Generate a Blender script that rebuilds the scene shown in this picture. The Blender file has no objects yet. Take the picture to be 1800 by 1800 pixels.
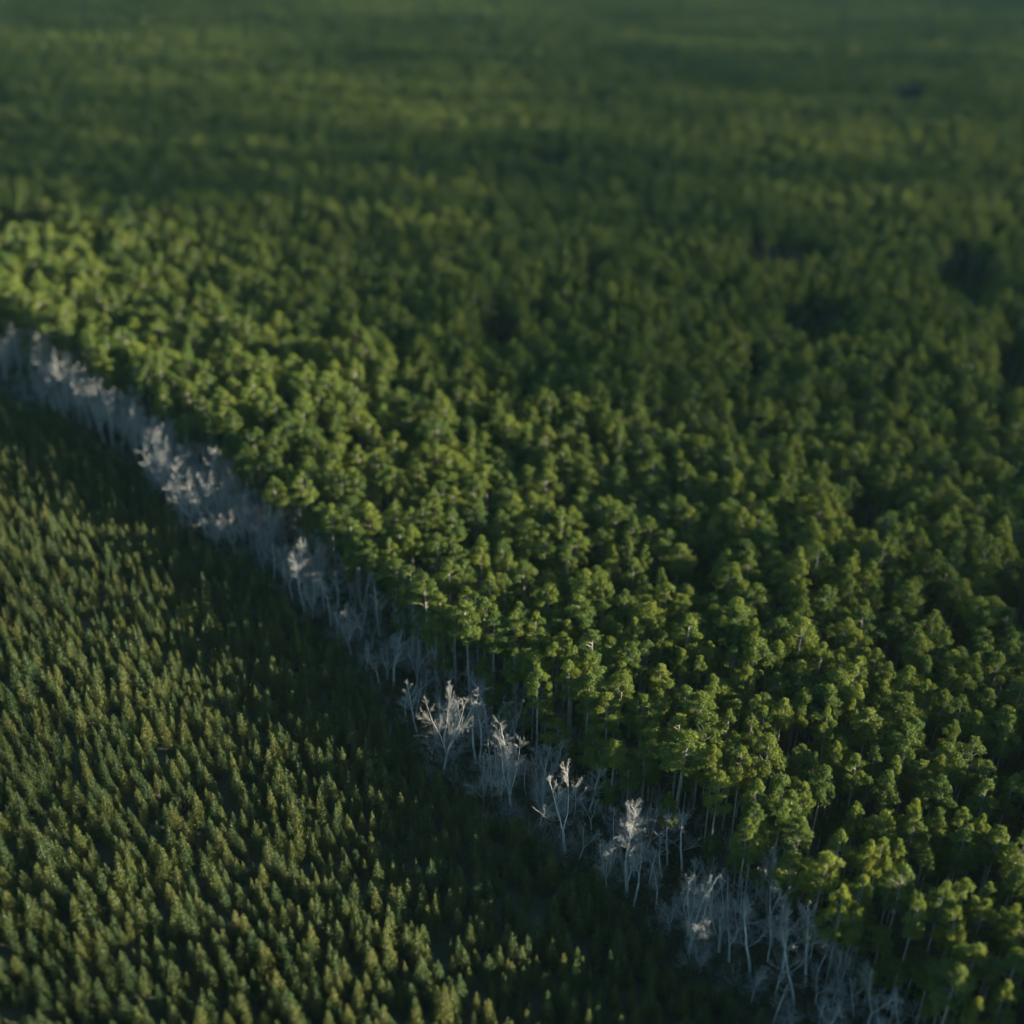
import bpy, math, random
import numpy as np
rng = np.random.default_rng(11)
random.seed(11)
R = math.radians

# ------------------------------------------------------------------ camera, sky, sun, exposure
H_CAM, PITCH, F_PX = 130.0, R(29.6), 1934.0
SUN_ELEV, SUN_AZ = R(11.0), R(-6.0)        # azimuth measured from +X (picture right) towards +Y (away)
EXPOSURE, SUN_STRENGTH, SKY_STRENGTH = 3.5, 5.0, 0.034
FOCUS, FSTOP = 170.0, 0.018
HAZE_DENSITY = 0.000026
SHADE_COVER = 0.88  # share of sun the added, unseen puffs block over the far stand

scene = bpy.context.scene
coll = scene.collection
cam_d = bpy.data.cameras.new("camera"); cam = bpy.data.objects.new("camera", cam_d); coll.objects.link(cam)
cam.location = (0, 0, H_CAM); cam.rotation_euler = (math.pi / 2 - PITCH, 0, 0)
cam_d.sensor_width = 36; cam_d.lens = F_PX / 1800 * 36
cam_d.clip_start = 1; cam_d.clip_end = 20000
cam_d.dof.use_dof = True; cam_d.dof.focus_distance = FOCUS; cam_d.dof.aperture_fstop = FSTOP
scene.camera = cam

w = bpy.data.worlds.new("World"); scene.world = w; w.use_nodes = True
nt = w.node_tree; bg = nt.nodes["Background"]
sky = nt.nodes.new("ShaderNodeTexSky"); sky.sky_type = 'NISHITA'; sky.sun_disc = False
sky.sun_elevation = SUN_ELEV; sky.sun_rotation = math.pi / 2 - SUN_AZ
sky.air_density = 1.0; sky.dust_density = 0.4; sky.ozone_density = 1.0
tn = nt.nodes.new('ShaderNodeMix'); tn.data_type = 'RGBA'; tn.blend_type = 'MULTIPLY'; tn.inputs[0].default_value = 1
nt.links.new(sky.outputs[0], tn.inputs[6]); tn.inputs[7].default_value = (.72, 1.0, 1.0, 1)
nt.links.new(tn.outputs[2], bg.inputs[0]); bg.inputs[1].default_value = SKY_STRENGTH

from mathutils import Vector, Matrix
sd = bpy.data.lights.new("sun", 'SUN'); sun = bpy.data.objects.new("sun", sd); coll.objects.link(sun)
sd.energy = SUN_STRENGTH; sd.angle = R(0.5); sd.color = (1.0, 0.86, 0.62)
to_sun = Vector((math.cos(SUN_ELEV) * math.cos(SUN_AZ), math.cos(SUN_ELEV) * math.sin(SUN_AZ), math.sin(SUN_ELEV)))
sun.rotation_euler = to_sun.to_track_quat('Z', 'Y').to_euler()

vs = scene.view_settings; vs.view_transform = 'Standard'; vs.look = 'None'; vs.exposure = EXPOSURE; vs.gamma = 1
scene.render.film_transparent = False
cy = scene.cycles
cy.max_bounces = 6; cy.diffuse_bounces = 3; cy.transmission_bounces = 4; cy.volume_bounces = 0; cy.glossy_bounces = 1
cy.use_adaptive_sampling = False; cy.use_denoising = True
cy.sample_clamp_direct = 0.16; cy.sample_clamp_indirect = 0.12

# ------------------------------------------------------------------ helpers
def tag(o, label=None, cat=None, group=None, kind=None):
    if label: o["label"] = label
    if cat: o["category"] = cat
    if group: o["group"] = group
    if kind: o["kind"] = kind
    return o

def mesh_from(name, V, F, mats, fmat=None, tint=None, smooth=False):
    """V (n,3), F list of (m,k) int arrays with one k each"""
    me = bpy.data.meshes.new(name)
    if not isinstance(F, list): F = [F]
    V = np.asarray(V, np.float32)
    loops = np.concatenate([f.ravel() for f in F]).astype(np.int32)
    sizes = np.concatenate([np.full(len(f), f.shape[1]) for f in F]).astype(np.int32)
    starts = np.concatenate([[0], np.cumsum(sizes)[:-1]]).astype(np.int32)
    me.vertices.add(len(V)); me.vertices.foreach_set("co", V.ravel())
    me.loops.add(len(loops)); me.loops.foreach_set("vertex_index", loops)
    me.polygons.add(len(sizes)); me.polygons.foreach_set("loop_start", starts)
    me.polygons.foreach_set("loop_total", sizes)
    if fmat is not None: me.polygons.foreach_set("material_index", np.asarray(fmat, np.int32))
    me.polygons.foreach_set("use_smooth", np.full(len(sizes), smooth))
    for m in mats: me.materials.append(m)
    me.update(calc_edges=True)
    if tint is not None:
        a = me.attributes.new("tint", 'FLOAT', 'FACE'); a.data.foreach_set("value", np.asarray(tint, np.float32))
    return me

def smooth(a, b, x):
    t = np.clip((x - a) / (b - a), 0, 1); return t * t * (3 - 2 * t)

def terrain(x, y):
    x = np.asarray(x, float); y = np.asarray(y, float)
    z = -14 * np.tanh(0.05 * x / 14)
    z = z + 11 * np.exp(-((x + 125) / 68) ** 2 - ((y - 70) / 95) ** 2)
    z = z + 1.1 * np.sin(x / 37 + 1.3) * np.sin(y / 43 + .4) + 2.2 * np.sin(x / 140 + 2) * np.sin(y / 170)
    return z

FW = np.array([0, math.cos(PITCH), -math.sin(PITCH)]); UP = np.array([0, math.sin(PITCH), math.cos(PITCH)])
def ray(px, py):
    return FW + np.array([1., 0, 0]) * (px - 900) / F_PX - UP * (py - 900) / F_PX
def on_ground(px, py, lift=0.0):
    """the point of the land (raised by lift) that the photograph shows at px, py"""
    d = ray(px, py); t = (H_CAM - lift) / -d[2]
    for _ in range(30):
        z = float(terrain(d[0] * t, d[1] * t)) + lift
        t = t * .5 + .5 * (H_CAM - z) / -d[2]
    return d[0] * t, d[1] * t
def depth(x, y, z):
    return y * FW[1] + (z - H_CAM) * FW[2]
def project(x, y, z):
    zc = depth(x, y, z); u = y * UP[1] + (z - H_CAM) * UP[2]
    return 900 + F_PX * x / zc, 900 - F_PX * u / zc, zc

# ------------------------------------------------------------------ materials
def nodes(name):
    m = bpy.data.materials.new(name); m.use_nodes = True
    t = m.node_tree; t.nodes.clear(); out = t.nodes.new("ShaderNodeOutputMaterial")
    return m, t, out

def leaf_mat(name, c_dark, c_mid, c_light, trans=0.35, rnd=0.5, tr_mul=(1.25, 1.15, .45)):
    m, t, out = nodes(name); N = t.nodes.new; L = t.links.new
    at = N("ShaderNodeAttribute"); at.attribute_name = "tint"
    oi = N("ShaderNodeObjectInfo")
    ad = N("ShaderNodeMath"); ad.operation = 'MULTIPLY_ADD'; ad.inputs[1].default_value = rnd; L(oi.outputs["Random"], ad.inputs[0])
    sc = N("ShaderNodeMath"); sc.operation = 'MULTIPLY'; sc.inputs[1].default_value = 1 - rnd; L(at.outputs["Fac"], sc.inputs[0])
    L(sc.outputs[0], ad.inputs[2])
    cr = N("ShaderNodeValToRGB"); L(ad.outputs[0], cr.inputs[0])
    e = cr.color_ramp.elements
    e[0].position = .05; e[0].color = (*c_dark, 1); e[1].position = .95; e[1].color = (*c_light, 1)
    k = e.new(.5); k.color = (*c_mid, 1)
    d = N("ShaderNodeBsdfPrincipled"); L(cr.outputs[0], d.inputs["Base Color"]); d.inputs["Roughness"].default_value = .55
    d.inputs["Specular IOR Level"].default_value = .15
    tr = N("ShaderNodeBsdfTranslucent")
    mx = N("ShaderNodeMix"); mx.data_type = 'RGBA'; mx.blend_type = 'MULTIPLY'; mx.inputs[0].default_value = 1
    L(cr.outputs[0], mx.inputs[6]); mx.inputs[7].default_value = (*tr_mul, 1); L(mx.outputs[2], tr.inputs[0])
    ms = N("ShaderNodeMixShader"); ms.inputs[0].default_value = trans
    L(d.outputs[0], ms.inputs[1]); L(tr.outputs[0], ms.inputs[2]); L(ms.outputs[0], out.inputs[0])
    return m

def bark_mat(name, c1, c2, scale=2.0):
    m, t, out = nodes(name); N = t.nodes.new; L = t.links.new
    tc = N("ShaderNodeTexCoord"); mp = N("ShaderNodeMapping"); mp.inputs[3].default_value = (1, 1, .35); L(tc.outputs["Object"], mp.inputs[0])
    no = N("ShaderNodeTexNoise"); no.inputs["Scale"].default_value = scale; no.inputs["Detail"].default_value = 5; L(mp.outputs[0], no.inputs[0])
    cr = N("ShaderNodeValToRGB"); L(no.outputs[0], cr.inputs[0])
    cr.color_ramp.elements[0].position = .35; cr.color_ramp.elements[0].color = (*c1, 1)
    cr.color_ramp.elements[1].position = .65; cr.color_ramp.elements[1].color = (*c2, 1)
    d = N("ShaderNodeBsdfPrincipled"); L(cr.outputs[0], d.inputs["Base Color"]); d.inputs["Roughness"].default_value = .85
    L(d.outputs[0], out.inputs[0]); return m

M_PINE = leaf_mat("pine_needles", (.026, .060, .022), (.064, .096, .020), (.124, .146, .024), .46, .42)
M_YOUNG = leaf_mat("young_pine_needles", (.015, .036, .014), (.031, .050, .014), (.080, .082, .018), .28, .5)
M_BRUSH = leaf_mat("brush_leaves", (.020, .036, .020), (.030, .040, .020), (.060, .042, .024), .2, .75)
M_BARK = bark_mat("pine_bark", (.09, .08, .07), (.20, .185, .17))
M_PALE = bark_mat("pale_bark", (.17, .17, .175), (.34, .34, .345), 1.2)
M_TWIG = bark_mat("grey_twigs", (.10, .105, .11), (.18, .18, .185), .8)

def ground_mat():
    m, t, out = nodes("forest_floor"); N = t.nodes.new; L = t.links.new
    tc = N("ShaderNodeTexCoord")
    n1 = N("ShaderNodeTexNoise"); n1.inputs["Scale"].default_value = .35; n1.inputs["Detail"].default_value = 8; L(tc.outputs["Object"], n1.inputs[0])
    n2 = N("ShaderNodeTexNoise"); n2.inputs["Scale"].default_value = 3.; n2.inputs["Detail"].default_value = 6; L(tc.outputs["Object"], n2.inputs[0])
    mx = N("ShaderNodeMath"); mx.operation = 'MULTIPLY_ADD'; mx.inputs[1].default_value = .5
    L(n2.outputs[0], mx.inputs[0]); h = N("ShaderNodeMath"); h.operation = 'MULTIPLY'; h.inputs[1].default_value = .5; L(n1.outputs[0], h.inputs[0]); L(h.outputs[0], mx.inputs[2])
    cr = N("ShaderNodeValToRGB"); L(mx.outputs[0], cr.inputs[0]); e = cr.color_ramp.elements
    e[0].position = .36; e[0].color = (.010, .016, .008, 1); e[1].position = .64; e[1].color = (.040, .032, .018, 1)
    k = e.new(.5); k.color = (.022, .028, .013, 1)
    bp = N("ShaderNodeBump"); bp.inputs["Strength"].default_value = .6; bp.inputs["Distance"].default_value = .3; L(n2.outputs[0], bp.inputs["Height"])
    d = N("ShaderNodeBsdfPrincipled"); L(cr.outputs[0], d.inputs["Base Color"]); d.inputs["Roughness"].default_value = .95
    L(bp.outputs[0], d.inputs["Normal"]); L(d.outputs[0], out.inputs[0]); return m

# ------------------------------------------------------------------ ground sheet to the horizon
def axis(lim, near, step, grow):
    a = [0.0]
    while a[-1] < lim:
        a.append(a[-1] + (step if a[-1] < near else (a[-1] - near) * grow + step))
    return np.array(a)
ax = axis(9000, 300, 6, .12); xs = np.concatenate([-ax[:0:-1], ax])
ys = np.concatenate([-axis(1500, 50, 12, .3)[:0:-1], axis(12000, 420, 6, .12)])
X, Y = np.meshgrid(xs, ys); Z = terrain(X, Y)
V = np.stack([X.ravel(), Y.ravel(), Z.ravel()], 1)
nx, ny = len(xs), len(ys)
i = (np.arange(ny - 1)[:, None] * nx + np.arange(nx - 1)[None]).ravel()
g = bpy.data.objects.new("ground", mesh_from("ground", V, np.stack([i, i + 1, i + nx + 1, i + nx], 1), [ground_mat()], smooth=True))
coll.objects.link(g); tag(g, kind="structure")

# ------------------------------------------------------------------ haze
if HAZE_DENSITY > 0:
    hz_m, t, out = nodes("thin_haze")
    pv = t.nodes.new("ShaderNodeVolumePrincipled"); pv.inputs["Color"].default_value = (.5, .85, .9, 1)
    pv.inputs["Density"].default_value = HAZE_DENSITY; pv.inputs["Anisotropy"].default_value = 0
    t.links.new(pv.outputs[0], out.inputs["Volume"])
    x0, x1, y0, y1, z0, z1 = -9100, 9100, -1700, 12700, -30, H_CAM + 8
    zmin = float(Z.min()) - 1; z0 = zmin
    c = [(x, y, z) for z in (z0, z1) for y in (y0, y1) for x in (x0, x1)]
    hz = bpy.data.objects.new("haze", mesh_from("haze", c, np.array([(0, 2, 3, 1), (4, 5, 7, 6), (0, 1, 5, 4), (2, 6, 7, 3), (0, 4, 6, 2), (1, 3, 7, 5)]), [hz_m]))
    coll.objects.link(hz); tag(hz, kind="stuff", label="thin blue haze of air over the far forest", cat="haze")
    hz.display_type = 'WIRE'

# ------------------------------------------------------------------ tree builders
def unit(a): return a / (np.linalg.norm(a, axis=-1, keepdims=True) + 1e-9)

def tufts(C, Nrm, size, k=3, width=.42, lift=.35):
    """fans of k pointed leaves at each centre, lying roughly across the normal"""
    n = len(C); C = np.repeat(C, k, 0); Nn = np.repeat(Nrm, k, 0); s = np.repeat(size, k)
    rnd = rng.normal(size=(n * k, 3)); tan = unit(rnd - (rnd * Nn).sum(1, keepdims=True) * Nn)
    d = unit(tan + Nn * (lift + rng.normal(0, .35, (n * k, 1))))
    side = unit(np.cross(d, Nn + rng.normal(0, .35, (n * k, 3))))
    L = s * rng.uniform(.75, 1.25, n * k); W = s * width * rng.uniform(.8, 1.2, n * k)
    a = C + side * (W / 2)[:, None]; b = C - side * (W / 2)[:, None]; tip = C + d * L[:, None]
    V = np.stack([a, b, tip], 1).reshape(-1, 3)
    return V, np.arange(len(V)).reshape(-1, 3)

def tubes(paths):
    """paths: list of (points (n,3), radii (n,), sides)"""
    Vs, Fs, off = [], [], 0
    for P, r, s in paths:
        P = np.asarray(P, float); n = len(P)
        T = unit(np.gradient(P, axis=0)); ref = np.array([.31, .95, .1])
        A = unit(np.cross(T, ref)); B = np.cross(T, A)
        an = np.arange(s) * 2 * math.pi / s
        ring = P[:, None] + np.asarray(r)[:, None, None] * (A[:, None] * np.cos(an)[None, :, None] + B[:, None] * np.sin(an)[None, :, None])
        Vs.append(ring.reshape(-1, 3))
        ii = (np.arange(n - 1)[:, None] * s + np.arange(s)[None]).ravel(); jj = (np.arange(n - 1)[:, None] * s + (np.arange(s)[None] + 1) % s).ravel()
        Fs.append(np.stack([ii, jj, jj + s, ii + s], 1) + off); off += n * s
    return np.concatenate(Vs), np.concatenate(Fs)

def clump_tufts(cen, rad, per_area, size, squash=.8, hollow=.55):
    Cs, Ns, Ss, Ti = [], [], [], []
    for c, r in zip(cen, rad):
        n = max(6, int(per_area * r * r))
        d = unit(rng.normal(size=(n, 3))); d[:, 2] = np.where(d[:, 2] < -.35, -d[:, 2], d[:, 2])
        k3 = rng.normal(0, 3.2, 3); rr = r * rng.uniform(hollow, 1.08, n) ** .6 * (1 + .2 * np.sin(d @ k3 + rng.uniform(0, 6))); rr = np.where(rng.uniform(size=n) < .1, rr * rng.uniform(1.05, 1.4, n), rr)
        p = d * rr[:, None] * np.array([1, 1, squash])
        Cs.append(c + p); Ns.append(unit(d + np.array([0, 0, .25]) + rng.normal(0, .28, (n, 3)))); Ss.append(np.full(n, size) * rng.uniform(.8, 1.2, n))
        Ti.append(np.clip(rng.normal(.5, .16) + rng.normal(0, .16, n), 0, 1))
    return np.concatenate(Cs), np.concatenate(Ns), np.concatenate(Ss), np.concatenate(Ti)

def make_pine_meshes(idx, dense=1.0):
    H = 20.0; z0 = H * rng.uniform(.56, .71); Rm = rng.uniform(2.3, 2.85)
    ph = rng.uniform(0, 6.28); n = int(rng.integers(20, 29)); round_ = rng.uniform(1.6, 3.0)
    cen, rad, limbs = [], [], []
    bend = rng.normal(0, .35, 2)
    def axis_at(z): return np.array([bend[0] * (z / H) ** 2, bend[1] * (z / H) ** 2, z])
    for k in range(n):
        t = ((k + rng.uniform(0, .8)) / n) ** .95
        az = k * 2.4 + rng.normal(0, .5)
        env = Rm * (1 - t ** round_) ** .58 * (.58 + .42 * min(1, t / .25)) * (1 + .22 * math.sin(az + ph))
        rc = rng.uniform(.55, 1.2) * (1.0 - .36 * t); out_ = 1.28 if rng.uniform() < .16 else 1.0
        r = max(0, env - rc * .55) * rng.uniform(.72, 1.08) * out_
        a = axis_at(z0 + (H - z0 - .7) * t)
        c = a + np.array([math.cos(az) * r, math.sin(az) * r, rng.normal(0, .25)])
        cen.append(c); rad.append(rc)
        s = axis_at(max(z0 * .9, a[2] - .35 * r - .3)); limbs.append(([s, (s + c) / 2 + [0, 0, -.05], c - [0, 0, .15]], [.05, .035, .012], 4))
    cen.append(axis_at(H - .55)); rad.append(.62)
    C, Nn, S, T = clump_tufts(cen, rad, 290 * dense, .28, hollow=.35)
    V, F = tufts(C, Nn, S, 3, width=.34, lift=.5)
    crown = mesh_from("pine_crown", V, F, [M_PINE], tint=np.repeat(T, 3))
    zs = np.linspace(-.4, H - .8, 9); P = np.array([axis_at(z) for z in zs])
    tr = [(P, np.interp(zs, [0, z0, H], [.23, .13, .03]), 7)] + limbs
    for k in range(5):                                   # dead stubs under the crown
        z = rng.uniform(z0 * .5, z0); az = rng.uniform(0, 6.28); l = rng.uniform(.5, 1.5); s = axis_at(z)
        tr.append(([s, s + np.array([math.cos(az) * l, math.sin(az) * l, .25 * l])], [.04, .015], 3))
    V, F = tubes(tr)
    return mesh_from("pine_trunk", V, F, [M_BARK], smooth=True), crown, 2 * Rm + .6

def make_young_meshes(idx):
    H = 5.5; Rm = rng.uniform(.95, 1.25); cen, rad, limbs = [], [], []
    lay = 8; taper = rng.uniform(.75, 1.0)
    for j in range(lay):
        t = j / lay; z = .7 + (H - 1.0) * t; r0 = Rm * (1 - t) ** taper
        m = max(3, int(round(6 * (1 - t) + 2)))
        for k in range(m):
            az = (k + rng.uniform(-.25, .25)) / m * 2 * math.pi + j * .8; r = r0 * rng.uniform(.55, .95)
            c = np.array([math.cos(az) * r, math.sin(az) * r, z + .15 + rng.normal(0, .1)])
            cen.append(c); rad.append(.24 + .30 * (1 - t))
            if k % 2 == 0: limbs.append(([[0, 0, z - .2], c], [.03, .012], 3))
    cen += [np.array([0, 0, H - .62]), np.array([0, 0, H - .28]), np.array([0, 0, H - .05])]; rad += [.2, .14, .09]
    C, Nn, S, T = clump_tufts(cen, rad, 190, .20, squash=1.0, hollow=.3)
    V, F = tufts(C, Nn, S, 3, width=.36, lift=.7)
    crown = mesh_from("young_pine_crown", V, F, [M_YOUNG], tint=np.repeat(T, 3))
    V, F = tubes([([[0, 0, -.3], [0, 0, H * .5], [0, 0, H - .2]], [.06, .03, .008], 5)] + limbs)
    return mesh_from("young_pine_trunk", V, F, [M_BARK], smooth=True), crown

def make_bare_meshes(idx, style):
    """style: single, fork, vase, snag"""
    H = 14.0; trunk, br = [], []
    def limb(p, d, L, r0, r1, n, wander, up, sides, store):
        pts = [np.array(p, float)]; d = unit(np.array(d, float))
        for k in range(n):
            d = unit(d + rng.normal(0, wander, 3) + np.array([0, 0, up]))
            pts.append(pts[-1] + d * L / n)
        pts = np.array(pts); store.append((pts, np.linspace(r0, r1, n + 1), sides)); return pts, d
    def sub(pts, L, r, lvl, start):
        nb = {1: 10, 2: 8, 3: 5}[lvl]
        for k in range(nb):
            f = start + (1 - start) * (k + rng.uniform(.1, .9)) / nb; f = min(f, .98)
            q = f * (len(pts) - 1); a = int(q); p = pts[a] + (pts[a + 1] - pts[a]) * (q - a)
            ax_ = unit(pts[a + 1] - pts[a]); o = unit(np.cross(ax_, rng.normal(size=3)))
            ang = rng.uniform(.35, .7); d = ax_ * math.cos(ang) + o * math.sin(ang)
            l = L * (1.1 - .84 * f) * rng.uniform(.6, 1.15)
            if lvl == 1: cp, _ = limb(p, d, l, r, r * .35, 4, .12, .05, 3, br); sub(cp, l * .66, .014, 2, .12)
            elif lvl == 2: cp, _ = limb(p, d, l, r, r * .5, 3, .16, .04, 3, br); sub(cp, l * .7, .009, 3, .1)
            else: limb(p, d, l, r, r * .6, 1, .1, .05, 3, br)
    if style == 'single':
        pts, _ = limb((0, 0, -.3), (0, 0, 1), H * .93, .17, .035, 9, .045, .05, 6, trunk)
        for az in np.arange(11) * 2.4 + rng.uniform(0, 6):
            f = rng.uniform(.38, .93); q = f * 9; a = int(q); p = pts[a] + (pts[a + 1] - pts[a]) * (q - a)
            l = H * .36 * (1.15 - f) * 1.25; an = rng.uniform(.5, .8)
            cp, _ = limb(p, (math.cos(az) * math.sin(an), math.sin(az) * math.sin(an), math.cos(an)), l, .06, .02, 5, .1, .08, 4, br)
            sub(cp, l * .52, .026, 2, .2)
        sub(pts[6:], 1.6, .03, 1, .1)
    elif style in ('fork', 'vase'):
        hb = H * (rng.uniform(.28, .42) if style == 'fork' else rng.uniform(.16, .26)); ns = 2 if style == 'fork' else 4
        pts, d = limb((0, 0, -.3), (rng.normal(0, .05), rng.normal(0, .05), 1), hb, .2, .14, 3, .04, .02, 6, trunk)
        az0 = rng.uniform(0, 6)
        for s in range(ns):
            az = az0 + s * 2 * math.pi / ns + rng.normal(0, .3); an = rng.uniform(.14, .32)
            sp, _ = limb(pts[-1], (math.cos(az) * math.sin(an), math.sin(az) * math.sin(an), math.cos(an)), (H - hb) * rng.uniform(.8, 1.0), .078, .018, 7, .08, .05, 5, trunk)
            sub(sp, H * .34, .026, 1, .03)
    else:
        pts, _ = limb((0, 0, -.3), (.12, 0, 1), H * .95, .14, .06, 7, .045, .03, 6, trunk)
        for k in range(6):
            f = rng.uniform(.45, .98); a = min(6, int(f * 7)); az = rng.uniform(0, 6.28); an = rng.uniform(.5, 1.1)
            cp, _ = limb(pts[a], (math.cos(az) * math.sin(an), math.sin(az) * math.sin(an), math.cos(an)), rng.uniform(1.5, 3.6), .07, .02, 4, .16, .08, 4, br)
            sub(cp, 1.1, .024, 2, .3)
    V, F = tubes(trunk); tm = mesh_from("bare_trunk", V, F, [M_PALE], smooth=True)
    V, F = tubes(br); bm_ = mesh_from("bare_branches", V, F, [M_TWIG], smooth=True)
    return tm, bm_

def make_brush_mesh(kind):
    if kind == 0:                                        # leafy thicket
        cen = [np.array([rng.normal(0, .8), rng.normal(0, .8), rng.uniform(.3, 1.5)]) for _ in range(9)]
        C, Nn, S, T = clump_tufts(cen, rng.uniform(.4, .8, 9), 60, .28, hollow=.3)
        V, F = tufts(C, Nn, S, 2, .5); return mesh_from("thicket", V, F, [M_BRUSH], tint=np.repeat(T, 2))
    br = []
    for k in range(26):                                  # leafless brush stems
        az = rng.uniform(0, 6.28); an = rng.uniform(.1, .7); d = np.array([math.cos(az) * math.sin(an), math.sin(az) * math.sin(an), math.cos(an)])
        l = rng.uniform(1.4, 4.2); p = np.array([rng.normal(0, .5), rng.normal(0, .5), 0])
        m = p + d * l * .5 + rng.normal(0, .1, 3); e = p + d * l
        br.append(([p, m, e], [.028, .02, .01], 3))
        for q in range(5):
            f = rng.uniform(.3, 1); b = p + d * l * f; e2 = b + unit(d + rng.normal(0, .6, 3)) * l * .3
            br.append(([b, e2], [.014, .007], 3))
    V, F = tubes(br); return mesh_from("brush", V, F, [M_TWIG])

def obj(name, me, parent=None):
    o = bpy.data.objects.new(name, me); coll.objects.link(o)
    if parent: o.parent = parent
    return o

NP, NY, NB = 14, 8, 10
pine_v = [make_pine_meshes(k) for k in range(NP)]
young_v = [make_young_meshes(k) for k in range(NY)]
bare_style = ['vase', 'fork', 'single', 'vase', 'fork', 'single', 'snag', 'vase', 'single', 'fork']
bare_v = [make_bare_meshes(k, s) for k, s in enumerate(bare_style)]

def place(kind, part2, meshes, x, y, rz, sc, label, cat, group, rot=None):
    e = bpy.data.objects.new(kind, None); coll.objects.link(e); e.empty_display_size = .5
    z = float(terrain(x, y))
    if rot is None: e.location = (x, y, z); e.rotation_euler = (0, 0, rz); e.scale = sc
    else: e.matrix_world = Matrix.Translation((x, y, z)) @ rot.to_matrix().to_4x4() @ Matrix.Rotation(rz, 4, 'Z') @ Matrix.Diagonal((*sc, 1))
    tag(e, label, cat, group)
    obj("trunk", meshes[0], e); obj(part2, meshes[1], e)
    return e

TENS = {2: 'twenty', 3: 'thirty', 4: 'forty', 5: 'fifty', 6: 'sixty', 7: 'seventy', 8: 'eighty', 9: 'ninety'}
ONES = ['', 'first', 'second', 'third', 'fourth', 'fifth', 'sixth', 'seventh', 'eighth', 'ninth', 'tenth', 'eleventh', 'twelfth', 'thirteenth',
        'fourteenth', 'fifteenth', 'sixteenth', 'seventeenth', 'eighteenth', 'nineteenth']
def ordinal(n):
    if n >= 100: return ('hundredth' if n == 100 else 'hundred-' + ordinal(n - 100))
    if n < 20: return ONES[n]
    t, o = divmod(n, 10)
    return (TENS[t][:-1] + 'ieth') if o == 0 else TENS[t] + '-' + ONES[o]

# ------------------------------------------------------------------ lines on the land
PINE_EDGE = [(-260, 520), (-100, 590), (0, 632), (100, 680), (200, 735), (300, 800), (400, 868), (480, 935), (560, 1000), (640, 1080), (700, 1140), (780, 1225),
             (880, 1300), (960, 1370), (1070, 1452), (1190, 1540), (1320, 1640), (1440, 1730), (1560, 1830), (1720, 1980), (1900, 2150)]
YOUNG_EDGE = [(-260, 600), (-100, 665), (0, 705), (120, 748), (240, 835), (330, 950), (450, 1010), (540, 1100), (640, 1190), (720, 1300), (780, 1390),
              (900, 1455), (1000, 1525), (1120, 1610), (1220, 1705), (1320, 1800), (1450, 1920), (1600, 2060), (1800, 2240)]
def line(px): return np.array([on_ground(*p) for p in px])
PE, YE = line(PINE_EDGE), line(YOUNG_EDGE)
def side(line_, x, y):
    """distance to the line in metres: positive to its right / far side"""
    x = np.asarray(x, float); y = np.asarray(y, float)
    best = np.full(x.shape, 1e9); sg = np.zeros(x.shape); n = len(line_)
    for k in range(n - 1):
        a, b = line_[k], line_[k + 1]; ab = b - a; L2 = ab @ ab
        t = ((x - a[0]) * ab[0] + (y - a[1]) * ab[1]) / L2
        tc = np.clip(t, -50 if k == 0 else 0, 50 if k == n - 2 else 1)
        dx = x - (a[0] + ab[0] * tc); dy = y - (a[1] + ab[1] * tc); d = np.hypot(dx, dy)
        s = np.sign(ab[0] * (y - a[1]) - ab[1] * (x - a[0]))
        m = d < best; best = np.where(m, d, best); sg = np.where(m, s, sg)
    return best * sg
def noise2(x, y, s, seed=0):
    x = x / s; y = y / s; r = np.random.default_rng(seed); v = 0
    for k in range(5):
        a = r.uniform(0, 6.28, 3); f = r.uniform(.7, 1.5)
        v = v + np.sin(f * (x * math.cos(a[0]) + y * math.sin(a[0])) + a[1]) * .45
    return v
def clear_of(x, y, pts, rad):
    """keep points farther than rad from pts"""
    cell = 8.0; d = {}
    for p, r in zip(pts, rad): d.setdefault((int(p[0] // cell), int(p[1] // cell)), []).append((p[0], p[1], r))
    keep = np.ones(len(x), bool)
    for i_ in range(len(x)):
        cx, cy_ = int(x[i_] // cell), int(y[i_] // cell)
        for a in (-1, 0, 1):
            for b in (-1, 0, 1):
                for (px, py, r) in d.get((cx + a, cy_ + b), ()):
                    if (px - x[i_]) ** 2 + (py - y[i_]) ** 2 < r * r: keep[i_] = False
    return keep

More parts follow.
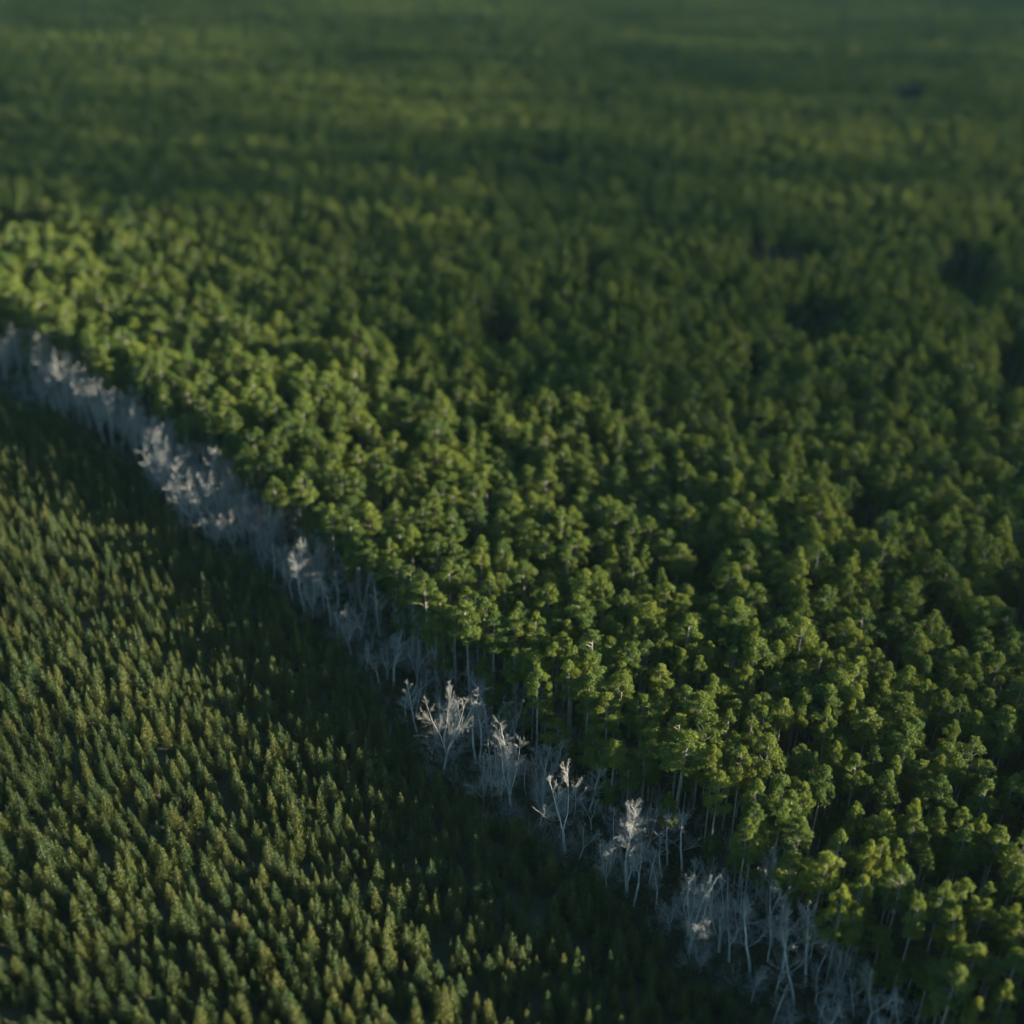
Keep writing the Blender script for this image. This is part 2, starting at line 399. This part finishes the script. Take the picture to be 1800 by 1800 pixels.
# ------------------------------------------------------------------ tall pines placed one by one: crown top in the photograph, crown width
PINES = [(1411,1435,45),(1482,1460,48),(1451,1498,62),(1520,1538,42),(1487,1564,45),(1509,1589,48),(1591,1527,56),(1618,1571,36),(1662,1555,46),(1702,1544,50),
(1744,1551,34),(1733,1578,48),(1682,1593,42),(1689,1693,64),(1720,1755,36),(1791,1669,60),(1769,1729,42),(1795,1525,42),(1784,1593,38),(1529,1478,40),
(1551,1471,32),(1584,1477,36),(1631,1482,40),(1563,1424,50),(1611,1429,42),(1655,1424,46),(1700,1420,42),(1698,1455,50),(1760,1455,42),(1729,1433,30),
(1613,1407,40),(1509,1415,32),(1642,1690,44),(1071,1221,56),(1131,1221,58),(1162,1215,32),(1231,1214,58),(1280,1246,38),(1331,1223,34),(1322,1257,38),
(1349,1243,40),(1378,1226,34),(1202,1289,80),(1258,1312,34),(1291,1294,42),(1307,1312,40),(1353,1297,66),(1264,1357,46),(1333,1415,42),(1318,1440,44),
(1376,1410,44),(1398,1392,36),(1044,1147,50),(1087,1137,40),(1116,1128,38),(1091,1179,46),(1160,1166,42),(1198,1143,36),(1229,1151,28),(1251,1128,28),
(1256,1186,34),(1291,1134,40),(1311,1170,44),(1367,1186,38),(1373,1128,44),(1007,1139,40),(1153,1088,34),(1271,1081,34),(763,1081,42),(797,1066,46),
(866,1079,50),(910,1059,42),(941,1079,42),(937,1146,42),(946,1172,46),(970,1130,46),(1005,1137,40),(1032,1148,46),(1003,1163,42),(850,1050,44),
(624,943,46),(578,886,32),(607,890,34),(647,883,46),(691,883,40),(720,892,36),(740,878,36),(767,881,36),(793,892,36),(684,945,30),(724,923,34),(762,939,46),
(722,992,36),(747,1005,50),(482,839,38),(527,828,36),(575,819,36),(600,825,34),(622,828,36),(424,790,28),(473,790,36),(542,785,32),(438,803,28),(538,803,40),
(582,781,30),(631,783,32),(678,814,34),(691,823,40),(738,817,34),(775,830,36),(769,779,34),(895,828,32),(833,832,36),(838,881,48),(904,868,34),(938,865,42),
(964,797,34),(991,785,34),(960,828,50),(1038,823,50),(1009,888,42),(1058,877,50),(1111,883,36),(1164,881,42),(1147,803,50),(1089,803,36),(929,910,58),(960,939,42),
(1013,934,46),(1078,957,24),(1109,952,24),(1133,957,26),(1178,930,40),(1075,983,36),(1113,981,44),(1164,999,32),(1044,997,50),(1095,1037,44),(1133,1012,40),
(860,1005,34),(887,1008,36),(924,985,50),(967,1028,50),(1033,1043,38),(1062,1054,40),(1120,1092,40),(882,948,36),(847,961,36),(838,1043,40),
(1444,1128,46),(1484,1139,38),(1518,1154,34),(1544,1139,42),(1560,1166,40),(1489,1068,38),(1453,1059,36),(1524,1068,56),(1611,1097,46),(1647,1074,42),(1631,1152,36),
(1595,1181,26),(1633,1197,34),(1673,1174,28),(1715,1150,36),(1760,1150,46),(1720,1177,42),(1776,1070,50),(1733,1103,38),(1600,1225,74),(1531,1248,50),(1511,1205,40),
(1556,1199,42),(1460,1203,54),(1413,1212,42),(1460,1246,34),(1473,1301,26),(1433,1321,24),(1449,1348,46),(1542,1310,42),(1511,1326,42),(1578,1330,36),(1564,1359,44),
(1593,1299,34),(1618,1337,44),(1658,1332,36),(1662,1361,50),(1711,1294,60),(1742,1337,40),(1740,1372,50),(1782,1361,44),(1416,1374,40),(1691,1223,44),(1718,1248,40),
(1744,1212,44),(1778,1259,48),(1682,1268,38),(155,585,28),(185,590,28),(235,632,28),(265,625,28),(285,677,26),(327,667,38),(355,695,30),(385,680,34),(322,727,26),
(365,720,28),(405,722,30),(312,640,28),(362,632,30),(397,630,30),(425,680,30),(87,532,28),(112,562,26),(25,512,30),(1130,1222,50),(1056,1300,50),(983,1262,48),(1555,1630,46)]
SHORT = {(1056, 1300): 12.5, (983, 1262): 12, (1555, 1630): 12, (1642, 1690): 14}
placed = []                                            # x, y, height, width
for (px, py, wd) in PINES:
    h = SHORT.get((px, py), float(rng.uniform(18.8, 21.0)))
    x, y = on_ground(px, py, h)
    zc = depth(x, y, float(terrain(x, y)) + h)
    if side(PE, x, y) < -1.5:                          # keep the stand behind its edge
        for h2 in (17, 15.5, 14):
            x, y = on_ground(px, py, h2); h = h2
            if side(PE, x, y) > -1.5: break
    placed.append((x, y, h, wd * zc / F_PX * 1.08))
placed = np.array(placed)

# pines filling the stand between and behind them
def band(y0, y1, sp, wid):
    yy = np.arange(y0, y1, sp * .87); out_ = []
    for k, yv in enumerate(yy):
        half = wid * yv + 90
        xx = np.arange(-half, half, sp) + (k % 2) * sp / 2
        out_.append(np.stack([xx, np.full(len(xx), yv)], 1))
    p = np.concatenate(out_); return p + rng.uniform(-.38, .38, p.shape) * sp
fills = []
for y0, y1, sp, scl in ((20, 420, 4.5, 1.03), (420, 900, 5.2, 1.2), (900, 2600, 7.4, 1.6)):
    p = band(y0, y1, sp, .53)
    d = side(PE, p[:, 0], p[:, 1]); p = p[d > 1.0]; d = d[d > 1.0]
    nz = noise2(p[:, 0], p[:, 1], 8, 3); nz2 = noise2(p[:, 0], p[:, 1], 45, 8)
    keep = rng.uniform(size=len(p)) > .09 + .35 * (nz > .8) + .14 * (nz2 > .9)
    p = p[keep]; nz2 = nz2[keep]
    h = rng.normal(19.0, 1.9, len(p)) + .8 * nz2 + 1.2 * noise2(p[:, 0], p[:, 1], 14, 5)
    wdt = np.where(rng.uniform(size=len(p)) < .15, rng.uniform(6, 7.2, len(p)), rng.uniform(3.9, 5.9, len(p))) * scl
    fills.append(np.column_stack([p, np.clip(h, 13.5, 23.5), wdt]))
fill = np.concatenate(fills)
# hollows in the canopy
GAPS = [(1230, 985, 24, 26), (1330, 432, 16, 26), (1405, 432, 46, 22), (1590, 160, 34, 14), (1705, 478, 50, 40), (1430, 560, 46, 34), (1788, 640, 30, 60), (1045, 455, 34, 10),
        (950, 275, 34, 16), (880, 575, 26, 30), (1590, 1160, 16, 22), (1770, 1325, 30, 34), (1690, 1100, 30, 26), (1290, 1235, 14, 18), (1000, 1090, 16, 12),
        (500, 842, 12, 12), (1530, 900, 24, 20), (700, 850, 18, 14), (1100, 830, 20, 22), (1330, 640, 20, 24), (1480, 1380, 30, 30), (30, 385, 40, 14), (1190, 1020, 22, 22)]
fx, fy, fz = project(fill[:, 0], fill[:, 1], terrain(fill[:, 0], fill[:, 1]) + fill[:, 2] - 3)
km = np.ones(len(fill), bool)
for (gx, gy, ga, gb) in GAPS: km &= ((fx - gx) / ga / 1.25) ** 2 + ((fy - gy) / gb / 1.25) ** 2 > 1 + .75 * noise2(fill[:, 0], fill[:, 1], 7, 21)
fill = fill[km]
near = fill[:, 1] < 460
km = np.ones(len(fill), bool); km[near] = clear_of(fill[near, 0], fill[near, 1], placed[:, :2], placed[:, 3] * .42 + 1.35)
fill = fill[km]
# suppressed smaller pines just inside the edge, under the tall crowns
u = band(20, 420, 3.6, .53); du = side(PE, u[:, 0], u[:, 1]); u = u[(du > -.5) & (rng.uniform(size=len(u)) < np.where(du < 9, .45, .42))]
under = np.column_stack([u, rng.uniform(7, 12.5, len(u)), rng.uniform(2.6, 4.2, len(u))])
all_p = np.concatenate([placed, fill])
pvar = rng.integers(0, NP, len(all_p)); prot = rng.uniform(0, 6.283, len(all_p))
tx, ty, tz = project(all_p[:, 0], all_p[:, 1], terrain(all_p[:, 0], all_p[:, 1]) + all_p[:, 2] * .85)
inside = (tx > -5) & (tx < 1805) & (ty > 0) & (ty < 1815) & (tz > 0)
app = np.where(inside, all_p[:, 2] * 1.0 / tz, -1); order = np.argsort(-app)[:300]
solo = np.zeros(len(all_p), bool); solo[order] = True
dist_edge = side(PE, all_p[:, 0], all_p[:, 1])
along = all_p[:, 0] * .735 - all_p[:, 1] * .678        # grows towards the lower right
rowno = np.clip(np.floor((dist_edge + 1) / 5.0), 0, 99).astype(int)
ROWN = ['the front row of the stand', 'the second row of the stand', 'the third row of the stand', 'the fourth row of the stand', 'the fifth row of the stand', 'the sixth row of the stand',
        'the seventh row of the stand', 'the eighth row of the stand']
plabel = {}
for r_ in range(8):
    ids = [i_ for i_ in order if rowno[i_] == r_]; ids.sort(key=lambda q: -along[q])
    for n_, q in enumerate(ids):
        size = 'broad' if all_p[q, 3] > 5.6 else ('slim' if all_p[q, 3] < 3.9 else 'tall')
        plabel[q] = f"{size} green pine in {ROWN[r_]}, {ordinal(n_ + 1)} from lower right"
for q in order:
    x, y, h, wd = all_p[q]; m = pine_v[pvar[q]]
    s = wd / m[2] * 1.25
    place("pine_tree", "crown", m, x, y, prot[q], (s, s, h / 20.0), plabel.get(q, "tall green pine crown deep within the closed canopy of the stand"), "tree",
          "tall pines of the stand right of the bare strip")

# ------------------------------------------------------------------ young plantation
step_a, step_b = 2.15, 1.6                             # rows run with the strip's general line
ea = unit(np.array([.62, -.78])); eb = np.array([-ea[1], ea[0]])
A, B = np.meshgrid(np.arange(-420, 330, step_b), np.arange(-330, 330, step_a))
yp = A.ravel()[:, None] * ea + B.ravel()[:, None] * eb + np.array([-60, 150]) + rng.normal(0, .55, (A.size, 2))
dy_ = side(YE, yp[:, 0], yp[:, 1])
m_ = (dy_ < -1.0) & (yp[:, 1] > 15) & (yp[:, 0] > -.56 * yp[:, 1] - 85) & (yp[:, 1] < 420) & (rng.uniform(size=len(dy_)) > .08)
yp = yp[m_]; dy_ = dy_[m_]
yh = np.clip(rng.normal(4.9, 1.1, len(yp)) + .35 * noise2(yp[:, 0], yp[:, 1], 8, 9), 3.2, 8.0); yw = yh / 5.9 * rng.uniform(.72, 1.05, len(yp))
yvar = rng.integers(0, NY, len(yp)); yrot = rng.uniform(0, 6.283, len(yp))
ux, uy, uz = project(yp[:, 0], yp[:, 1], terrain(yp[:, 0], yp[:, 1]) + yh * .7)
yin = (ux > 0) & (ux < 1800) & (uy > 0) & (uy < 1798) & (uz > 0)
yapp = np.where(yin, yh / uz, -1); yorder = np.argsort(-yapp)[:300]
ysolo = np.zeros(len(yp), bool); ysolo[yorder] = True
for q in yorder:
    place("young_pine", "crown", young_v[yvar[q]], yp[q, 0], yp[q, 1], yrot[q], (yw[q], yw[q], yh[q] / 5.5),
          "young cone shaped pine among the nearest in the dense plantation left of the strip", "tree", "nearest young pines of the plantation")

# ------------------------------------------------------------------ bare trees: base and top in the photograph, build
BARE = [(1102,1575,1093,1395,'fork'),(1098,1573,1090,1490,'single'),(1114,1593,1140,1489,'fork'),(1079,1495,1064,1424,'single'),(1164,1547,1158,1464,'single'),
(1176,1635,1184,1573,'vase'),(1211,1675,1231,1524,'vase'),(1264,1673,1278,1551,'vase'),(1282,1691,1296,1600,'fork'),(1231,1709,1236,1662,'vase'),(1318,1720,1338,1591,'single'),
(1356,1660,1358,1495,'fork'),(1376,1718,1382,1575,'single'),(1320,1767,1329,1704,'fork'),(1357,1802,1380,1720,'snag'),(1318,1640,1318,1573,'single'),(1349,1690,1351,1596,'single'),
(1396,1767,1398,1640,'single'),(1387,1815,1387,1766,'vase'),(1416,1733,1429,1582,'single'),(1433,1764,1440,1693,'fork'),(1464,1775,1475,1715,'single'),(1523,1810,1538,1687,'fork'),
(1582,1815,1578,1740,'single'),(1604,1800,1606,1764,'vase'),(779,1361,783,1168,'vase'),(836,1343,832,1223,'single'),(842,1343,845,1221,'single'),(857,1292,852,1183,'fork'),
(898,1428,899,1268,'vase'),(941,1357,954,1308,'snag'),(950,1450,946,1372,'vase'),(993,1500,1014,1343,'fork'),(983,1440,977,1357,'fork'),(730,1261,739,1192,'single'),(692,1210,688,1114,'fork'),
(890,1275,881,1225,'single'),(669,1128,663,1028,'single'),(668,1208,656,1135,'fork'),(795,1345,797,1316,'vase'),(732,1178,745,1150,'vase'),(430,961,422,881,'fork'),(493,939,487,890,'fork'),
(482,1028,478,954,'single'),(500,1034,502,950,'single'),(536,1077,520,946,'fork'),(571,1075,569,986,'single'),(544,1030,542,941,'vase'),(618,1150,613,1061,'vase'),(593,1128,588,1068,'single'),
(689,1150,687,1112,'vase'),(647,1160,642,1123,'snag'),(34,662,28,562,'vase'),(82,687,70,585,'vase'),(122,725,112,605,'vase'),(142,730,130,625,'fork'),(185,782,172,652,'vase'),(200,787,195,657,'single'),
(237,812,232,700,'vase'),(255,817,250,712,'fork'),(240,765,230,670,'single'),(297,890,297,765,'vase'),(310,880,330,780,'fork'),(362,905,355,767,'single'),(338,935,330,825,'vase'),(425,905,397,795,'vase'),
(369,909,357,812,'fork'),(430,955,440,860,'single'),(10,670,2,575,'vase'),(55,672,50,580,'fork'),(100,705,95,605,'vase'),(160,755,150,645,'fork'),(215,795,208,690,'vase'),(270,850,268,735,'vase'),
(282,835,290,735,'fork'),(320,905,318,790,'single'),(400,940,395,850,'vase'),(385,930,375,820,'vase'),(465,990,462,915,'vase'),(515,1060,512,970,'fork'),(560,1050,556,960,'vase'),
(590,1080,592,1010,'single'),(640,1100,640,1040,'single'),(745,1230,748,1170,'single'),(815,1300,812,1240,'single'),(870,1350,872,1280,'fork'),(925,1400,922,1330,'single'),(1010,1440,1012,1380,'single'),
(1040,1470,1045,1400,'fork'),(1140,1560,1135,1490,'single'),(1200,1600,1205,1530,'single'),(1245,1640,1240,1560,'single'),(1290,1660,1300,1580,'fork'),(1480,1800,1484,1730,'fork'),(1440,1800,1448,1745,'single'),
(1550,1815,1556,1770,'single'),(1500,1790,1500,1720,'single')]
by_style = {}
for k, s in enumerate(bare_style): by_style.setdefault(s, []).append(k)
q = band(60, 380, 3.1, .53); d1 = side(PE, q[:, 0], q[:, 1]); d2 = side(YE, q[:, 0], q[:, 1]); q = q[(d1 < 1.5) & (d2 > .8)]
known = [on_ground(b[0], b[1]) for b in BARE]
q = q[clear_of(q[:, 0], q[:, 1], known, [2.3] * len(known))]; q = q[rng.uniform(size=len(q)) < .55]
for x, y in q:
    z = float(terrain(x, y)); a = project(x, y, z); c_ = project(x + rng.normal(0, .5), y, z + rng.uniform(6.5, 13))
    if 0 < a[0] < 1800 and c_[1] < 1795 and len(BARE) < 240: BARE.append((a[0], a[1], c_[0], c_[1], str(rng.choice(['vase', 'fork', 'single']))))
BARE.sort(key=lambda b: -(b[0] + b[1]))
LOOK = {'vase': 'many-stemmed spreading', 'fork': 'forked', 'single': 'slender', 'snag': 'leaning broken'}
bare_xy = []
for n_, (bx, by, tx_, ty_, st) in enumerate(BARE):
    x, y = on_ground(bx, by); z = float(terrain(x, y)); d = ray(tx_, ty_); t_ = y / d[1]
    top = np.array([0, 0, H_CAM]) + d * t_; v = Vector((top[0] - x, 0, top[2] - z)); L_ = min(v.length, 18.5)
    lean = max(-.2, min(.2, math.atan2(v.x, v.z))) + random.gauss(0, .015)
    rot = Vector((math.sin(lean), random.gauss(0, .04), math.cos(lean))).to_track_quat('Z', 'Y')
    sc = L_ / 14.0; wd = max(.7, min(1.4, sc * random.uniform(1.1, 1.45)))
    kv = random.choice(by_style[st])
    place("bare_tree", "branches", bare_v[kv], x, y, random.uniform(0, 6.28), (wd, wd, sc),
          f"{LOOK[st]} leafless grey tree in the pale strip, {ordinal(n_ + 1)} from its lower right end", "tree", "leafless trees of the pale strip", rot)
    bare_xy.append((x, y))

# ------------------------------------------------------------------ unseen puffs added high over the land: their shade dims far stand and plantation
ico = []
t_ = (1 + 5 ** .5) / 2
iv = unit(np.array([(-1, t_, 0), (1, t_, 0), (-1, -t_, 0), (1, -t_, 0), (0, -1, t_), (0, 1, t_), (0, -1, -t_), (0, 1, -t_), (t_, 0, -1), (t_, 0, 1), (-t_, 0, -1), (-t_, 0, 1)], float))
iF = np.array([(0, 11, 5), (0, 5, 1), (0, 1, 7), (0, 7, 10), (0, 10, 11), (1, 5, 9), (5, 11, 4), (11, 10, 2), (10, 7, 6), (7, 1, 8), (3, 9, 4), (3, 4, 2), (3, 2, 6), (3, 6, 8), (3, 8, 9), (4, 9, 5), (2, 4, 11), (6, 2, 10), (8, 6, 7), (9, 8, 1)])
PUFF_H, RC = 650.0, 5.0
foot = math.pi * RC * RC / math.sin(SUN_ELEV)
cp = np.column_stack([rng.uniform(-1300, 1300, 300000), rng.uniform(30, 2600, 300000)])
dens = 300000 / (2600 * 2570.) * foot                    # expected puffs over any point if all were kept
de = side(PE, cp[:, 0], cp[:, 1])
cover = smooth(6, 62, de) * SHADE_COVER * (1 + .10 * noise2(cp[:, 0], cp[:, 1], 60, 31)) + .62 * smooth(3, 16, -de)   # cp lies at crown height
cover = np.clip(cover, 0, .93)
cp = cp[rng.uniform(size=len(cp)) < -np.log(1 - cover) / dens]
lift_ = (PUFF_H + rng.uniform(-40, 40, len(cp))) / to_sun.z
ctr = np.column_stack([cp[:, 0] + to_sun.x * lift_, cp[:, 1] + to_sun.y * lift_, 19 + to_sun.z * lift_])
rad_ = RC * rng.uniform(.7, 1.3, len(cp))
V = (ctr[:, None] + iv[None] * rad_[:, None, None] * np.array([1.1, 1.1, .9])).reshape(-1, 3)
F = (iF[None] + 12 * np.arange(len(cp))[:, None, None]).reshape(-1, 3)
cm, ct, co_ = nodes("puff_white"); cb = ct.nodes.new("ShaderNodeBsdfPrincipled"); cb.inputs["Base Color"].default_value = (.8, .8, .8, 1); cb.inputs["Roughness"].default_value = 1
ct.links.new(cb.outputs[0], co_.inputs[0])
cl = bpy.data.objects.new("cloud", mesh_from("cloud", V, F, [cm], smooth=True)); coll.objects.link(cl)
tag(cl, "unseen layer of white puffs added high above to shade far stand and plantation", "cloud", kind="stuff")

# ------------------------------------------------------------------ everything past the nearest three hundred of a kind, and ground cover
def scatter(name, pts, var, rot, scl, sources, label, cat):
    """one object: a set of points, each carrying one of the source trees"""
    me = bpy.data.meshes.new(name); me.vertices.add(len(pts)); me.vertices.foreach_set("co", np.asarray(pts, np.float32).ravel())
    for an, ty__, dat, key in (("variant", 'INT', var.astype(np.int32), "value"), ("turn", 'FLOAT_VECTOR', np.column_stack([0 * rot, 0 * rot, rot]).astype(np.float32).ravel(), "vector"),
                             ("size", 'FLOAT_VECTOR', scl.astype(np.float32).ravel(), "vector")):
        a = me.attributes.new(an, ty__, 'POINT'); a.data.foreach_set(key, dat)
    o = obj(name, me); tag(o, label, cat, kind="stuff")
    ng = bpy.data.node_groups.new(name, 'GeometryNodeTree')
    ng.interface.new_socket("Geometry", in_out='INPUT', socket_type='NodeSocketGeometry'); ng.interface.new_socket("Geometry", in_out='OUTPUT', socket_type='NodeSocketGeometry')
    N = ng.nodes.new; L = ng.links.new
    gi, go = N("NodeGroupInput"), N("NodeGroupOutput")
    join = N("GeometryNodeJoinGeometry")
    for parts in reversed(sources):                       # joined geometry comes out last link first
        jn = N("GeometryNodeJoinGeometry")
        for so in parts:
            inf = N("GeometryNodeObjectInfo"); inf.transform_space = 'ORIGINAL'; inf.inputs[0].default_value = so; inf.inputs["As Instance"].default_value = False
            L(inf.outputs["Geometry"], jn.inputs[0])
        g2i = N("GeometryNodeGeometryToInstance"); L(jn.outputs[0], g2i.inputs[0]); L(g2i.outputs[0], join.inputs[0])
    ins = N("GeometryNodeInstanceOnPoints"); L(gi.outputs[0], ins.inputs["Points"]); L(join.outputs[0], ins.inputs["Instance"]); ins.inputs["Pick Instance"].default_value = True
    for an, ty__, sock in (("variant", 'INT', "Instance Index"), ("turn", 'FLOAT_VECTOR', "Rotation"), ("size", 'FLOAT_VECTOR', "Scale")):
        na = N("GeometryNodeInputNamedAttribute"); na.data_type = ty__; na.inputs[0].default_value = an
        L(na.outputs["Attribute"], ins.inputs[sock])
    L(ins.outputs[0], go.inputs[0])
    md = o.modifiers.new("scatter", 'NODES'); md.node_group = ng
    return o

def find_parts(kind, mesh_sets, part2):
    """the first built tree of every variant serves as the source of the distant ones"""
    res = []
    for ms in mesh_sets:
        c = [next(o for o in bpy.data.objects if o.type == 'MESH' and o.data == m) for m in ms[:2]]
        res.append(c)
    return res
pine_src = find_parts("pine_tree", pine_v, "crown"); young_src = find_parts("young_pine", young_v, "crown")

rest = ~solo; P = all_p[rest]; wv = np.array([m[2] for m in pine_v])[pvar[rest]]; s_ = P[:, 3] / wv * 1.27
scl = np.column_stack([s_, s_, P[:, 2] / 20.0])
scatter("pine_forest", np.column_stack([P[:, 0], P[:, 1], terrain(P[:, 0], P[:, 1])]), pvar[rest], prot[rest], scl, pine_src,
        "unbroken dark green pine forest stretching back to the top of the photo", "forest")
uv_ = rng.integers(0, NP, len(under)); us = under[:, 3] / 5.2
scatter("understory_pines", np.column_stack([under[:, 0], under[:, 1], terrain(under[:, 0], under[:, 1]) - under[:, 2] * .3]), uv_, rng.uniform(0, 6.28, len(under)),
        np.column_stack([us, us, under[:, 2] * 1.3 / 20.0]), pine_src, "low shaded green pines crowded under the tall stand's front edge", "undergrowth")
rest = ~ysolo
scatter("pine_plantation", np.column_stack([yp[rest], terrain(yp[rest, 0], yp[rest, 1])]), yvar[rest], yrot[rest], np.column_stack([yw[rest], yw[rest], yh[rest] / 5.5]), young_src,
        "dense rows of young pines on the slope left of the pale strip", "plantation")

# undergrowth in the strip: leafy thickets and leafless brush
br_m = [make_brush_mesh(0), make_brush_mesh(0), make_brush_mesh(0), make_brush_mesh(1), make_brush_mesh(1)]
b = band(20, 420, 1.9, .53); d1 = side(PE, b[:, 0], b[:, 1]); d2 = side(YE, b[:, 0], b[:, 1])
b = b[(d1 < 12) & (d2 > -3.5)]
b = b[rng.uniform(size=len(b)) < .8]
bvar = rng.choice(5, len(b), p=[.25, .24, .23, .14, .14])
bs = rng.uniform(.55, 1.25, len(b)) * np.where(bvar > 2, .8, 1)
# the first of every kind of brush stands in the strip as a shrub of its own
src = []
for k in range(5):
    x, y = on_ground(*[(1180, 1660), (1010, 1530), (800, 1385), (1290, 1740), (900, 1440)][k])
    o = obj("shrub" if k < 3 else "brush_stems", br_m[k]); o.location = (x, y, float(terrain(x, y))); src.append([o])
    tag(o, ["dark leafy shrub below the bare trees near the lower right", "dark leafy shrub left of the broad bare tree", "dark leafy shrub at the foot of the tallest many-stemmed bare tree",
            "tangle of thin leafless stems between bare trees at the lower right", "tangle of thin leafless stems mid strip beside a dark thicket"][k], "shrub")
scatter("undergrowth", np.column_stack([b, terrain(b[:, 0], b[:, 1]) - .1]), bvar, rng.uniform(0, 6.28, len(b)), np.column_stack([bs, bs, bs * rng.uniform(.7, 1.2, len(b))]), src,
        "tangled dark undergrowth covering the strip between plantation and stand", "undergrowth")
print("puffs", len(cp)); print("COUNTS pines", len(all_p), "young", len(yp), "bare", len(BARE), "brush", len(b), "under", len(under))
